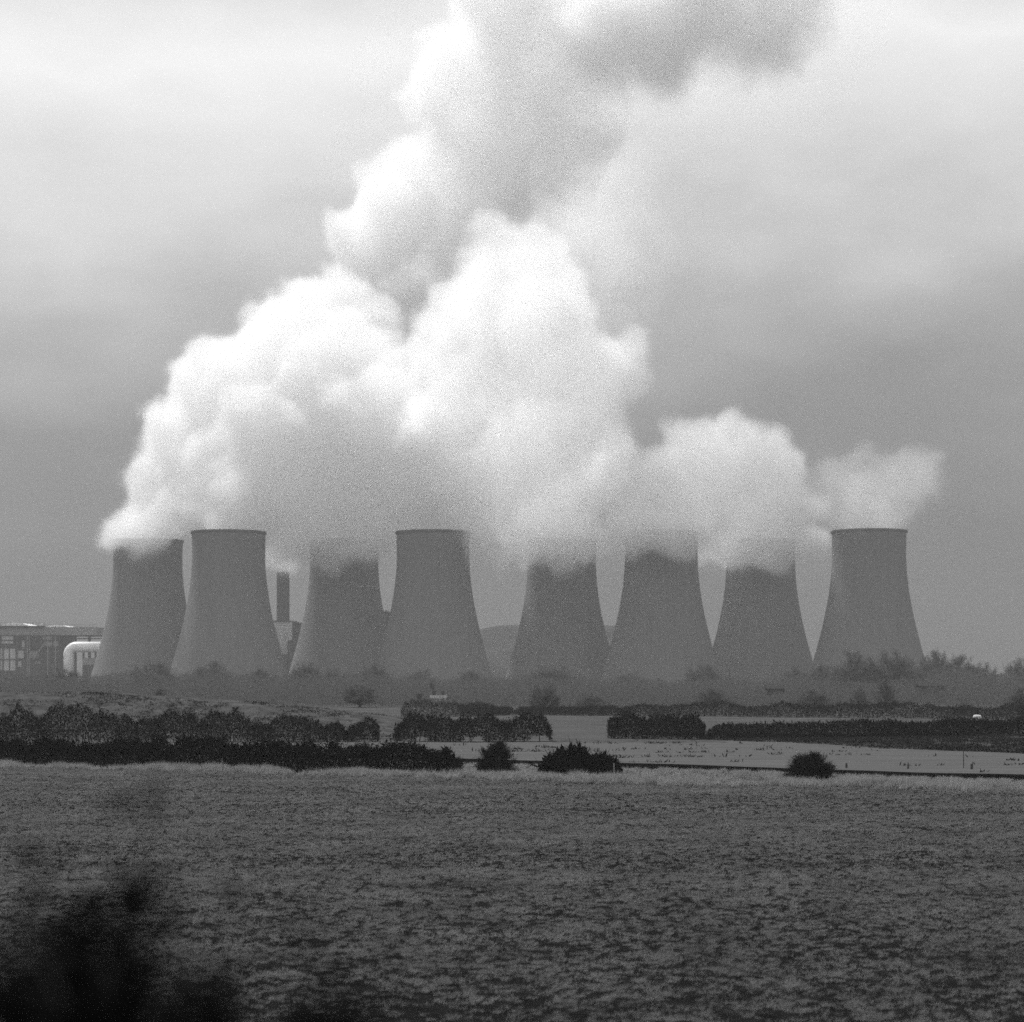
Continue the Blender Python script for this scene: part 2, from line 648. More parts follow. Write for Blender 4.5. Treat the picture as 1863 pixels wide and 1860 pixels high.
# ------------------------------------------------------------------ hedges and bushes
def hedge(name, path, tops, width, n, label, cat, group, seed, size=0.4, wild=0.35, lump=2.2, gaps=0.0, mat=None, shoots=0.06, flat=0.35):
    """path: ground points (x, y); tops: height at each; a dense body of twigs with a ragged top, on stems."""
    n = int(n * 1.7)
    size *= 0.68
    rd = np.random.default_rng(seed)
    path = np.array(path, dtype=float)
    seg = np.linalg.norm(np.diff(path, axis=0), axis=1)
    s_at = np.concatenate([[0], np.cumsum(seg)])
    total = s_at[-1]
    s = rd.uniform(0, total, n)
    cx_ = np.interp(s, s_at, path[:, 0])
    cy_ = np.interp(s, s_at, path[:, 1])
    tp = np.interp(s, s_at, tops)
    l1 = fbm2(s / lump, s * 0 + seed, seed, 3)
    l2 = fbm2(s / (lump * 0.3), s * 0 + seed + 5, seed + 1, 2)
    tp = tp * (1 + wild * l1 + wild * 0.4 * l2)
    endf = np.clip(np.minimum(s, total - s) / (width * 0.55), 0, 1)
    tp = tp * (flat + (1 - flat) * np.sqrt(endf))
    u = rd.random(n) ** 0.8
    wprof = np.sqrt(np.clip(1 - (u * 1.02 - 0.35) ** 2 / 0.75, 0.05, 1)) * (1 + 0.3 * l2)
    ang = rd.uniform(0, 2 * math.pi, n)
    rad = np.sqrt(rd.random(n))
    dx = np.cos(ang) * rad * width * 0.5 * wprof
    tang = np.array([np.interp(s, s_at[:-1], np.diff(path[:, 0]) / seg) if len(seg) > 1 else np.full(n, (path[1, 0] - path[0, 0]) / seg[0]),
                     np.interp(s, s_at[:-1], np.diff(path[:, 1]) / seg) if len(seg) > 1 else np.full(n, (path[1, 1] - path[0, 1]) / seg[0])]).T
    nrm = np.stack([-tang[:, 1], tang[:, 0]], 1)
    X = cx_ + nrm[:, 0] * dx
    Y = cy_ + nrm[:, 1] * dx
    zb = height(X, Y)
    keep = np.ones(n, bool)
    if gaps:
        keep = ~((u < 0.22) & (fbm2(s / 1.2, s * 0 + 3.3, seed + 2, 2) > gaps))
    Zr = u * tp * (1 + np.abs(rd.normal(size=n)) * 0.10)
    dx = dx * (1 + np.abs(rd.normal(size=n)) * 0.12)
    X = cx_ + nrm[:, 0] * dx
    Y = cy_ + nrm[:, 1] * dx
    zb = height(X, Y)
    P = np.stack([X, Y, zb + Zr], 1)[keep]
    out = np.stack([nrm[:, 0] * np.sign(dx), nrm[:, 1] * np.sign(dx), u * 0.9 + 0.1], 1)[keep]
    D = unit(out * 0.5 + rd.normal(size=P.shape) * 0.6 + np.array([0, 0, 0.25]))
    m = len(P)
    ln = size * rd.uniform(0.5, 1.4, m)
    # long wild shoots at the top
    top = (u[keep] > 0.85) & (rd.random(m) < shoots)
    ln[top] *= 1.9
    c = np.array([cx_.mean(), cy_.mean(), 0.0])
    c[2] = float(height(c[0], c[1]))
    half_n = m // 2
    V1, T1 = spikes(P[:half_n] - c, D[:half_n], ln[:half_n] * 1.3, ln[:half_n] * 0.09, rd)
    V2, T2 = leaves(P[half_n:] - c, D[half_n:], ln[half_n:] * 0.9, ln[half_n:] * 0.36, rd)
    T2q = T2 + len(V1)
    V = np.vstack([V1, V2])
    T1q = np.concatenate([T1, T1[:, 2:3]], 1)
    # keep it one mesh of quads: repeat the tip of each spike as a real fourth corner
    ext = V1.reshape(-1, 3, 3)[:, 2] + 0.004
    T1q[:, 3] = len(V) + np.arange(len(T1))
    V = np.vstack([V, ext])
    Q = np.vstack([T1q, T2q])
    segs = []
    ns = max(4, int(total / 0.9))
    for q in range(ns):
        sa = rd.uniform(0, total)
        x_, y_ = np.interp(sa, s_at, path[:, 0]) + rd.normal() * 0.15, np.interp(sa, s_at, path[:, 1]) + rd.normal() * 0.15
        z_ = float(height(x_, y_))
        hh = np.interp(sa, s_at, tops) * rd.uniform(0.5, 0.9)
        p0 = np.array([x_, y_, z_ - 0.1]) - c
        mid = p0 + np.array([rd.normal() * 0.15, rd.normal() * 0.15, hh * 0.5])
        p1 = p0 + np.array([rd.normal() * 0.35, rd.normal() * 0.35, hh])
        segs += [(p0, mid, 0.07, 0.05), (mid, p1, 0.05, 0.015)]
    V2, T2 = tubes(segs, 4)
    o = array_mesh(name, np.vstack([V, V2]), np.vstack([Q, T2 + len(V)]), mat or M_HEDGE)
    o.location = c
    return tag(o, label, cat, group)


def gp(px, py):
    """Ground point (flat field level) seen at a photo pixel below the horizon."""
    Y = EYE / (py - HY) * F
    return ((px - CX) / F * Y, Y)


HG = "hedges between the fields"
BG = "bushes along the ditch"
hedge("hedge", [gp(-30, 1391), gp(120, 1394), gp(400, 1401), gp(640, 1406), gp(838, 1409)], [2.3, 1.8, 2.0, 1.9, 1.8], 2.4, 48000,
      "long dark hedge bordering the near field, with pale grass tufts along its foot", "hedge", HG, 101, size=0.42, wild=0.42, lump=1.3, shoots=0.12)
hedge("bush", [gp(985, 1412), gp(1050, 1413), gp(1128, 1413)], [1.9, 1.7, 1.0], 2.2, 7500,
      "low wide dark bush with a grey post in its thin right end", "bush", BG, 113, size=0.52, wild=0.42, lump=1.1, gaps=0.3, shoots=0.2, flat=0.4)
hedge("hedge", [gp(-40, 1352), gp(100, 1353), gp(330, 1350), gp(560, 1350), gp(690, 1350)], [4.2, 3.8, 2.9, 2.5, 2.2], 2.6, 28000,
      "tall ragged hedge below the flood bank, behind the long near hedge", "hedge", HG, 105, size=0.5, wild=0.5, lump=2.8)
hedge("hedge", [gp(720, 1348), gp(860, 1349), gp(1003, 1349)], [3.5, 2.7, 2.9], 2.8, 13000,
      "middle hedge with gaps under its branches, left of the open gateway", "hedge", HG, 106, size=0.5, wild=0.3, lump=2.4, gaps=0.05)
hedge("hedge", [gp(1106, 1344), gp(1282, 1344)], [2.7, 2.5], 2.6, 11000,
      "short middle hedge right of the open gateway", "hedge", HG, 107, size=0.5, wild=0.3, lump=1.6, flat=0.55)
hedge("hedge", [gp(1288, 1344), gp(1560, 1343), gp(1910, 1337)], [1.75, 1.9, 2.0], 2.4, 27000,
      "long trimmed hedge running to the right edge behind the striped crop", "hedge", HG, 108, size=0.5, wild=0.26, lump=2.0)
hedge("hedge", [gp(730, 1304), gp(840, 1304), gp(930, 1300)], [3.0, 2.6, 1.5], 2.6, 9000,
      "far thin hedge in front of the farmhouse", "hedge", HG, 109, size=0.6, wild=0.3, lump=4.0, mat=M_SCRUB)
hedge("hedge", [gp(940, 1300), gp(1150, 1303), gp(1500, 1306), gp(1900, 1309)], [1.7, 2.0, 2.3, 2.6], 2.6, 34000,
      "farthest long hedge running to the right edge below the hazy trees", "hedge", HG, 110, size=0.6, wild=0.4, lump=6.0, mat=M_SCRUB)


# ------------------------------------------------------------------ far trees
def broad_tree(rd, trunk, top_w, low, nlimb):
    """A domed bare tree ten metres tall: limbs leave the trunk all the way up and end on a rounded outline."""
    segs, tips = [], []
    p = np.zeros(3)
    nodes = [p]
    for k in range(6):
        q = p + np.array([rd.normal() * 0.12, rd.normal() * 0.12, 1.0])
        segs.append((p, q, 0.30 - 0.035 * k, 0.265 - 0.035 * k))
        nodes.append(q)
        p = q
    for k in range(nlimb):
        th = rd.uniform(0, 2 * math.pi)
        ph = math.asin(rd.uniform(low, 1.0))
        rr = rd.uniform(0.72, 1.05)
        e = np.array([math.cos(th) * math.cos(ph) * top_w * rr, math.sin(th) * math.cos(ph) * top_w * rr, trunk + (10 - trunk) * math.sin(ph) * rr])
        s0 = nodes[min(6, max(1, int(e[2] * 0.45)))]
        m = s0 * 0.45 + e * 0.55 + rd.normal(size=3) * 0.35 + np.array([0, 0, 0.4])
        segs += [(s0, m, 0.11, 0.06), (m, e, 0.06, 0.015)]
        for f in (0.0, 0.3, 0.6, 0.85, 1.0):
            tips.append((m + (e - m) * f, unit(e - m), 0))
        for b in range(3):
            f = rd.uniform(0.1, 0.9)
            b0 = m + (e - m) * f
            bd = unit(unit(e - m) + rd.normal(size=3) * 0.7 + np.array([0, 0, 0.2]))
            b1 = b0 + bd * rd.uniform(0.8, 1.8)
            segs.append((b0, b1, 0.03, 0.008))
            tips += [(b0 + (b1 - b0) * 0.5, bd, 0), (b1, bd, 0)]
    return segs, tips


KINDS = []
for q in range(5):
    rd = np.random.default_rng(60 + q)
    segs, tips = broad_tree(rd, [2.6, 3.0, 2.2, 3.4, 2.8][q], [4.6, 5.0, 5.4, 3.2, 4.4][q], [-0.2, -0.1, -0.15, -0.3, 0.0][q], [60, 75, 80, 40, 65][q])
    tv = tubes(segs, 5)
    cv = crown_from(tips, rd, 9, 0.75, 0.09, 0.28)
    w = np.percentile(np.abs(cv[0][:, :2]), 97)
    KINDS.append((tv, cv, w))
kind_me = {}


def bush(px, py, h, w, seed, label, low=0.0):
    """A lone thorn bush: many stems fanning out of the ground, each thick with twigs."""
    rd = np.random.default_rng(seed)
    segs, tips = broad_tree(rd, 1.2, 5.0, low, 110)
    k = np.array([w / 10.5, w / 10.5, h / 10.0])
    segs = [(p * k, q * k, a * 0.2, b * 0.2) for p, q, a, b in segs]
    tips = [(p * k, unit(d * k), q) for p, d, q in tips]
    x, y = gp(px, py)
    root = empty("bush", (x, y, float(height(x, y)) - 0.08), label, "bush", BG, rd.uniform(0, 6))
    V, T = tubes(segs, 4)
    array_mesh("stem", V, T, M_BARK, root)
    V1, T1 = crown_from(tips, rd, 9, 0.34, 0.035, 0.10)
    array_mesh("twigs", V1, T1, M_HEDGE, root)


bush(903, 1408, 2.75, 3.3, 301, "dark upright bush standing alone just right of the long near hedge")
bush(1474, 1421, 2.2, 3.8, 302, "spiky dark bush alone on the ditch line in the right half", low=0.05)


def tree(q, x, y, h, w, label, group, rz, name="bare_tree", zb=None):
    z = float(height(x, y)) if zb is None else zb
    root = empty(name, (x, y, z - 0.1), label, "tree", group, rz)
    tv, cv, w0 = KINDS[q]
    k = w / 2 / w0
    root.scale = (k, k, h / 10.0)
    for nm, d, m in (("trunk", tv, M_BARK), ("crown", cv, M_TWIG)):
        if (q, nm) not in kind_me:
            o = array_mesh(nm, d[0], d[1], m, root)
            kind_me[(q, nm)] = o.data
        else:
            o = bpy.data.objects.new(nm, kind_me[(q, nm)])
            COL.objects.link(o)
            o.parent = root


TG = "hazy trees in front of the towers"
FAR = [  # column, top row, width px, distance, kind, label
    (118, 1214, 70, 900, 0, "low hazy tree below the white curved duct at the far left"),
    (280, 1203, 84, 880, 1, "round hazy tree in front of the right foot of the far left tower"),
    (385, 1207, 90, 900, 2, "wide hazy tree in front of the second tower from the left"),
    (470, 1217, 56, 930, 3, "small hazy tree at the right foot of the second tower from the left"),
    (556, 1206, 60, 900, 4, "hazy tree to the right below the dark chimney"),
    (606, 1215, 56, 930, 0, "lower hazy tree under the middle of the tower right of the chimney"),
    (684, 1207, 60, 900, 1, "hazy tree in the dip between the third and fourth towers"),
    (765, 1221, 66, 950, 2, "low hazy tree above and behind the farmhouse"),
    (858, 1221, 60, 920, 3, "hazy tree at the right foot of the half clear rimmed tower"),
    (1003, 1213, 90, 900, 4, "broad hazy tree in front of the tower right of the hill gap"),
    (1145, 1222, 62, 930, 0, "hazy tree at the left foot of the streaked tower"),
    (1280, 1208, 64, 900, 1, "hazy tree at the right foot of the streaked tower"),
    (1445, 1216, 60, 930, 2, "hazy tree at the right foot of the second tower from the right"),
    (1492, 1210, 60, 900, 3, "hazy tree in the dip left of the clear rimmed end tower"),
    (1553, 1190, 90, 820, 2, "large hazy tree with a flat crown before the left half of the end tower"),
    (1624, 1188, 92, 820, 4, "large hazy tree with a domed crown before the right half of the end tower"),
    (1668, 1213, 50, 870, 0, "small hazy tree beside the right foot of the end tower"),
    (1703, 1182, 66, 950, 1, "tallest hazy tree of the clump right of the end tower"),
    (1745, 1193, 64, 950, 3, "middle hazy tree of the clump sloping down right of the end tower"),
    (1786, 1209, 56, 950, 4, "lowest hazy tree of the clump sloping down right of the end tower"),
    (1856, 1201, 64, 920, 2, "hazy tree rising at the right edge of the picture"),
]
for px, ty, wp, Y, q, lab in FAR:
    b = at(px, HY + EYE * F / Y, Y)
    hgt = EYE + (HY - ty) / F * Y
    tree(q, b.x, Y, hgt, wp / F * Y, lab, TG, random.uniform(0, 6))
NG = "small bare trees along the far hedge"
NEAR = [  # column, top row, width, distance, kind, label
    (990, 1246, 58, 470, 4, "dark bushy bare tree above the left end of the farthest hedge"),
    (1612, 1241, 44, 480, 3, "small dark bare tree with forked top in front of the end tower's trees"),
    (1562, 1250, 30, 500, 0, "faint slender bare tree left of the small forked one"),
    (1480, 1256, 70, 500, 2, "faint spreading bare tree above the farthest hedge, under the dip between the last two towers"),
    (1298, 1250, 60, 560, 1, "faint bare tree above the farthest hedge under the second tower from the right"),
    (1075, 1262, 66, 500, 0, "low faint bare tree above the farthest hedge under the tower right of the hill gap"),
    (655, 1246, 66, 560, 4, "faint bare tree above the end of the flood bank"),
    (1755, 1276, 40, 440, 1, "low bare tree in the farthest hedge behind the white bale"),
    (1858, 1254, 62, 430, 2, "dark bare tree in the farthest hedge at the right edge of the picture"),
    (290, 1252, 34, 420, 3, "thin little bare tree on the flood bank's crest"),
]
for px, ty, wp, Y, q, lab in NEAR:
    x = (px - CX) / F * Y
    zb = float(height(x, Y))
    hgt = EYE + (HY - ty) / F * Y - zb
    tree(q, x, Y, hgt, wp / F * Y, lab, NG, random.uniform(0, 6))


# scrub and woodland edge under the big trees: one mass
def treeline():
    rd = np.random.default_rng(77)
    n = 370000
    px = rd.uniform(-330, 2200, n)
    Y = rd.uniform(560, 980, n)
    prof_px = [0, 100, 180, 240, 280, 320, 345, 380, 430, 470, 520, 560, 600, 650, 690, 730, 800, 860, 930, 1000, 1050, 1100, 1150, 1200, 1215, 1280, 1320, 1400, 1440, 1480, 1520, 1600, 1680, 1700, 1740, 1780, 1810, 1863]
    prof_y = [1226, 1226, 1224, 1220, 1216, 1228, 1222, 1218, 1222, 1226, 1224, 1222, 1224, 1222, 1220, 1228, 1236, 1232, 1230, 1226, 1230, 1236, 1232, 1234, 1242, 1224, 1230, 1238, 1226, 1222, 1232, 1226, 1222, 1206, 1212, 1220, 1226, 1220]
    topy = np.interp(px, prof_px, prof_y)
    X = (px - CX) / F * Y
    topz = np.maximum(EYE + (HY - topy) / F * 900, 2.0) * (0.86 + 0.22 * fbm2(X / 9.0, Y / 30.0, 51, 3))
    topz *= np.interp(Y, [560, 640, 800, 960], [0.2, 0.45, 0.9, 1.12])
    u = rd.random(n) ** 0.7
    P = np.stack([X, Y, u * topz], 1)
    D = unit(rd.normal(size=(n, 3)) + np.array([0, 0, 0.6]))
    V, T = leaves(P, D, rd.uniform(0.5, 1.5, n), rd.uniform(0.10, 0.3, n), rd)
    o = array_mesh("treeline", V, T, M_TWIG)
    tag(o, kind="stuff")


treeline()

# far hill seen between the towers
def hill():
    rd = np.random.default_rng(8)
    nx, ny = 90, 24
    Y0 = 2000.0
    V, T = [], []
    for j in range(ny):
        for i in range(nx):
            px = 640 + 760 * i / (nx - 1)
            x = (px - CX) / F * Y0
            e = np.interp(px, [640, 780, 850, 872, 905, 950, 1060, 1120, 1180, 1400], [0, 20, 44, 57, 60.5, 62, 61.5, 60.5, 51, 0])
            f = math.sin(math.pi * j / (ny - 1)) ** 0.6
            V.append((x, Y0 - 260 + 520 * j / (ny - 1), e * f + noise.noise(Vector((x / 14, j, 0))) * 1.6 * f - 0.5))
    for j in range(ny - 1):
        for i in range(nx - 1):
            a = j * nx + i
            T.append((a, a + 1, a + nx + 1, a + nx))
    o = mesh_obj("hill", V, T, grey_mat("wooded_hill", 0.05, scale=0.03), smooth=True)
    tag(o, kind="structure")


hill()

# ------------------------------------------------------------------ station buildings
M_PALE = grey_mat("pale_cladding", 0.42, scale=0.1, var=0.1, stretch=(4, 1, 0.2))
M_MID = grey_mat("grey_cladding", 0.22, scale=0.1, var=0.15, stretch=(4, 1, 0.2))
M_DARK = grey_mat("dark_steelwork", 0.05, scale=0.3)
M_WHITE = grey_mat("white_roof_sheet", 0.85, scale=0.2, var=0.06, rough=0.35, spec=0.5)
M_STACK = grey_mat("chimney_concrete", 0.05, scale=0.05, var=0.2)


def px_box(x0, x1, y0, y1, Y, depth, root, z0=None):
    """Box whose front stands at distance Y and covers photo columns x0..x1, rows y0..y1, local to root."""
    a, b = at(x0, y1, Y), at(x1, y0, Y)
    o = root.location
    zb = a.z if z0 is None else z0
    return (a.x - o.x, b.x - o.x, Y - o.y, Y + depth - o.y, zb - o.z, b.z - o.z)


def part(name, root, lst, mat):
    return mesh_obj(name, *boxes(lst), mat, root)


# chimney
Y = 1870
c = at(515, 1235, Y)
root = empty("chimney", (c.x, Y, 0), "dark concrete chimney standing between the second and third towers from the left", "chimney")
topz = at(515, 1041, Y).z
rr = 11.6 / F * Y
mesh_obj("shaft", *lathe([(rr * 1.06, 0), (rr * 1.0, 60), (rr, topz - 3.0)], 48), M_STACK, root, smooth=True)
mesh_obj("cap", *lathe([(rr * 1.0, topz - 3.0), (rr * 1.02, topz - 2.2), (rr * 0.98, topz - 0.8), (rr * 0.86, topz), (rr * 0.74, topz), (rr * 0.74, topz - 3.0)], 48), M_STACK, root)

# boiler house behind the towers
Y = 1790
c = at(525, 1235, Y)
root = empty("boiler_house", (c.x, Y, 0), "pale slab sided boiler house below the dark chimney", "building")
part("wall", root, [px_box(470, 531, 1131, 1300, Y, 60, root, 0)], M_PALE)
part("roof", root, [px_box(468, 532, 1129.5, 1131, Y - 1, 62, root)], M_DARK)
part("side_wing", root, [px_box(531, 600, 1133, 1300, Y + 6, 60, root, 0)], M_DARK)
part("stair_tower", root, [px_box(523, 536, 1165, 1300, Y - 14, 14, root, 0)], M_DARK)
part("lower_block", root, [px_box(488, 523, 1191, 1300, Y - 18, 18, root, 0)], M_DARK)
part("vent", root, [px_box(534, 540, 1130.5, 1133, Y + 10, 8, root)], M_DARK)

Y = 1760
c = at(690, 1235, Y)
root = empty("turbine_hall", (c.x, Y, 0), "flat roofed dark hall glimpsed in the slit between the third and fourth towers", "building")
part("wall", root, [px_box(640, 703, 1112, 1300, Y, 60, root, 0)], M_DARK)
part("roof", root, [px_box(639, 704, 1110, 1112, Y - 1, 62, root)], M_PALE)

# gas treatment plant at the far left
def arch(x0, x1, ybase, ytop, Y, depth, root, seg=14):
    o = root.location
    V, Fc = [], []
    for k in range(seg + 1):
        f = k / seg
        px = x0 + (x1 - x0) * f
        py = ybase - (ybase - ytop) * math.sin(math.pi * f) ** 0.7
        for dy in (0, depth):
            p = at(px, py, Y)
            V.append((p.x - o.x, Y + dy - o.y, p.z - o.z))
        for dy in (0, depth):
            p = at(px, ybase + 0.6, Y)
            V.append((p.x - o.x, Y + dy - o.y, p.z - o.z))
    for k in range(seg):
        a, b = 4 * k, 4 * (k + 1)
        Fc += [(a, b, b + 1, a + 1), (a, a + 2, b + 2, b), (a + 1, b + 1, b + 3, a + 3), (a + 2, a + 3, b + 3, b + 2)]
    return V, Fc


Y = 1720
c = at(40, 1235, Y)
root = empty("gas_treatment_plant", (c.x, Y, 0), "tall industrial plant of dark steel floors and pale panels at the far left edge", "building")
part("wall", root, [px_box(-60, 108, 1156, 1300, Y + 4, 60, root, 0)], M_DARK)
part("upper_storey", root, [px_box(-60, 176, 1141, 1155.8, Y + 8, 50, root)], M_MID)
for x0, x1, yb, yt in ((3, 51, 1138.6, 1133.0), (80, 123, 1141, 1137.0)):
    mesh_obj("roof_hood", *arch(x0, x1, yb, yt, Y + 10, 40, root), M_WHITE, root)
part("roof_deck", root, [px_box(-60, 80, 1138.8, 1140.9, Y + 5, 55, root)], M_DARK)
for x0, x1, y0, y1 in ((3, 24, 1157, 1171), (-30, 4, 1180, 1220), (7, 16, 1180, 1220), (18.5, 28, 1180, 1220), (32, 43, 1184, 1198), (40, 44.5, 1166, 1181), (53, 70, 1185, 1197),
                       (64, 74, 1203, 1208), (78, 94, 1158, 1164), (80, 95, 1168, 1176), (97, 106, 1166, 1176), (31, 39, 1203, 1214)):
    part("cladding_panel", root, [px_box(x0, x1, y0, y1, Y + 3, 0.9, root)], M_MID if x0 > 45 else M_PALE)
for x0 in (-2, 29.5, 46, 75, 107):
    part("column", root, [px_box(x0, x0 + 1.6, 1156, 1300, Y + 1, 1.8, root, 0)], M_DARK)
for y0 in (1155.5, 1164, 1177.5, 1199):
    part("floor_beam", root, [px_box(-60, 108, y0, y0 + 1.3, Y + 1.8, 1.1, root)], M_DARK)
part("gantry", root, [px_box(92, 190, 1156, 1158.5, Y + 12, 6, root), px_box(108, 190, 1161, 1163, Y + 12, 6, root), px_box(134, 137, 1156, 1300, Y + 12, 6, root, 0), px_box(160, 163, 1156, 1300, Y + 12, 6, root, 0)], M_DARK)

for x0, x1 in ((-60, 80), (80, 176)):
    rr_ = []
    ztop = 1133.5 if x0 < 0 else 1137.0
    for k in range(15):
        xx = x0 + (x1 - x0) * k / 14
        rr_.append(px_box(xx, xx + 0.35, ztop, 1141, Y + 6, 0.15, root))
    rr_.append(px_box(x0, x1, ztop - 0.3, ztop + 0.1, Y + 6, 0.15, root))
    part("handrail", root, rr_, M_DARK)
for x0 in (49, 52.5, 86, 100):
    part("riser_pipe", root, [px_box(x0, x0 + 1.2, 1158, 1300, Y - 0.8, 1.2, root, 0)], M_MID)
part("stair_flight", root, [px_box(60 + k * 1.6, 61.8 + k * 1.6, 1198 - k * 2.4, 1200.8 - k * 2.4, Y - 0.5, 1.2, root) for k in range(12)], M_MID)
# curved white duct
Y = 1700
c = at(150, 1235, Y)
root = empty("flue_duct", (c.x, Y, 0), "fat white flue duct with a curved elbow beside the far left tower", "duct")
def sweep(pts, r, seg=20):
    V, Fc = [], []
    pts = [np.array(p) for p in pts]
    for i, p in enumerate(pts):
        d = unit(pts[min(i + 1, len(pts) - 1)] - pts[max(i - 1, 0)])
        u = np.array([0, 1.0, 0])
        w_ = np.cross(d, u)
        for k in range(seg):
            a = 2 * math.pi * k / seg
            V.append(p + (u * math.cos(a) + w_ * math.sin(a)) * r)
    for i in range(len(pts) - 1):
        for k in range(seg):
            k2 = (k + 1) % seg
            Fc.append((i * seg + k, i * seg + k2, (i + 1) * seg + k2, (i + 1) * seg + k))
    Fc.append(tuple(range(seg))[::-1])
    Fc.append(tuple((len(pts) - 1) * seg + k for k in range(seg)))
    return V, Fc
pxm = Y / F
dr = 9.5 * pxm
pth = []
z_top = at(0, 1177.5, Y).z
for a in np.linspace(0, 90, 12):
    pth.append((at(139, 0, Y).x - c.x - 14 * pxm * math.sin(R(a)), 0, z_top - 14 * pxm * (1 - math.cos(R(a)))))
pth = [(at(210, 0, Y).x - c.x, 0, z_top)] + pth + [(pth[-1][0], 0, 0.0)]
mesh_obj("duct_pipe", *sweep(pth, dr), M_WHITE, root, smooth=True)
part("support", root, [px_box(150, 153, 1187, 1300, Y - 1, 2, root, 0), px_box(172, 175, 1187, 1300, Y - 1, 2, root, 0)], M_DARK)
part("insulated_casing", root, [px_box(150, 173, 1197, 1210, Y - 14, 8, root)], M_MID)
part("casing_plinth", root, [px_box(150, 173, 1210, 1300, Y - 13, 7, root, 0)], M_DARK)

M_SHED = grey_mat("shed_roof", 0.03)
# low pale roofed sheds among the trees
for x0, x1, y0, Y, lab in ((1396, 1428, 1251, 800, "low shed with a thin pale roof under the second tower from the right"),
                           (1672, 1722, 1246.5, 800, "low shed with a thin pale roof at the right foot of the end tower")):
    c = at((x0 + x1) / 2, 1235, Y)
    root = empty("shed", (c.x, Y - 140, 0), lab, "shed")
    Yf = Y - 140
    part("wall", root, [px_box(x0, x1, y0 + 2, 1290, Yf, 6, root, 0)], M_DARK)
    a, b = at(x0 - 1, y0 + 2.2, Yf), at(x1 + 1, y0, Yf)
    ox, oy = root.location.x, root.location.y
    za, zb = a.z, b.z
    mesh_obj("roof", [(a.x - ox, -0.4, za), (b.x - ox, -0.4, za), (b.x - ox, 3, zb + 0.5), (a.x - ox, 3, zb + 0.5), (a.x - ox, 6.4, za), (b.x - ox, 6.4, za)],
             [(0, 1, 2, 3), (3, 2, 5, 4), (0, 3, 4), (1, 5, 2), (0, 4, 5, 1)], M_SHED, root)

# farmhouse behind the far hedge
Y = 600
c = at(797, 1235, Y)
root = empty("farmhouse", (c.x, Y, 0), "small pale farmhouse half hidden behind the far thin hedge", "house")
hw = 15 * Y / F
ze, zr = at(0, 1262, Y).z, at(0, 1249, Y).z
mesh_obj("wall", [(-hw, 0, 0), (hw, 0, 0), (hw, 6, 0), (-hw, 6, 0), (-hw, 0, ze), (hw, 0, ze), (hw, 6, ze), (-hw, 6, ze), (-hw, 3, zr - 0.15), (hw, 3, zr - 0.15)],
         [(0, 1, 5, 4), (1, 2, 6, 9, 5), (2, 3, 7, 6), (3, 0, 4, 8, 7)], M_PALE, root)
rf = mesh_obj("roof", [(-hw - .3, -.4, ze - .25), (hw + .3, -.4, ze - .25), (hw + .3, 3, zr), (-hw - .3, 3, zr), (hw + .3, 6.4, ze - .25), (-hw - .3, 6.4, ze - .25)],
              [(0, 1, 2, 3), (3, 2, 4, 5), (0, 3, 5), (1, 4, 2)], M_DARK, root)
ch = part("chimney", rf, [(-hw - 0.1, -hw + 0.7, 2.6, 3.4, zr - 0.8, zr + 1.0)], M_DARK)
for xw in (-0.55, 0.35):
    for z0 in (0.9, 3.2):
        w_ = part("window", root, [(xw * hw * 1.2 - 0.1, xw * hw * 1.2 + 0.9, -0.05, 0.06, z0, z0 + 1.2)], M_DARK)
x_ = at(763, 1235, Y - 20).x
root = empty("brick_chimney", (x_, Y - 20, 0), "stubby dark brick stack sticking up left of the farmhouse", "chimney")
part("stack", root, [(-0.7, 0.7, -0.7, 0.7, 0, at(0, 1264.5, Y - 20).z)], M_DARK)
part("cap", root, [(-0.95, 0.95, -0.95, 0.95, at(0, 1264.5, Y - 20).z, at(0, 1262.5, Y - 20).z)], M_DARK)

# white wrapped bale
Y = 384
x_ = at(1778, 1235, Y).x
z_ = float(height(x_, Y))
V, Fc = [], []
for i, (xx, r) in enumerate([(-0.72, 0.02), (-0.72, 0.45), (-0.62, 0.56), (-0.3, 0.6), (0.3, 0.6), (0.62, 0.56), (0.72, 0.45), (0.72, 0.02)]):
    for k in range(20):
        a = 2 * math.pi * k / 20
        V.append((xx, r * math.cos(a), 0.55 + r * math.sin(a)))
for i in range(7):
    for k in range(20):
        k2 = (k + 1) % 20
        Fc.append((i * 20 + k, (i + 1) * 20 + k, (i + 1) * 20 + k2, i * 20 + k2))
o = mesh_obj("wrapped_bale", V, Fc, M_WHITE, smooth=True)
o.location = (x_, Y, z_)
o.data.materials[0] = M_PALE
tag(o, "white wrapped bale lying between the two long hedges at the right", "bale")

# posts and pole by the ditch
M_WOOD = grey_mat("weathered_wood", 0.05, scale=4, stretch=(1, 1, 0.2))
M_WOODP = grey_mat("pale_wood", 0.16, scale=4, stretch=(1, 1, 0.2))


def post(px, py, h, r, label, mat, name="fence_post", lean=0.0, group="posts beside the ditch"):
    x, y = gp(px, py)
    z = float(height(x, y))
    V, Fc = lathe([(r * 1.05, -0.25), (r, 0.0), (r * 0.95, h * 0.9), (r * 0.7, h), (0.005, h + r * 0.3)], 8)
    o = mesh_obj(name, V, Fc, mat)
    o.location = (x, y, z)
    o.rotation_euler = (0, lean, 0.3)
    return tag(o, label, "post", group)


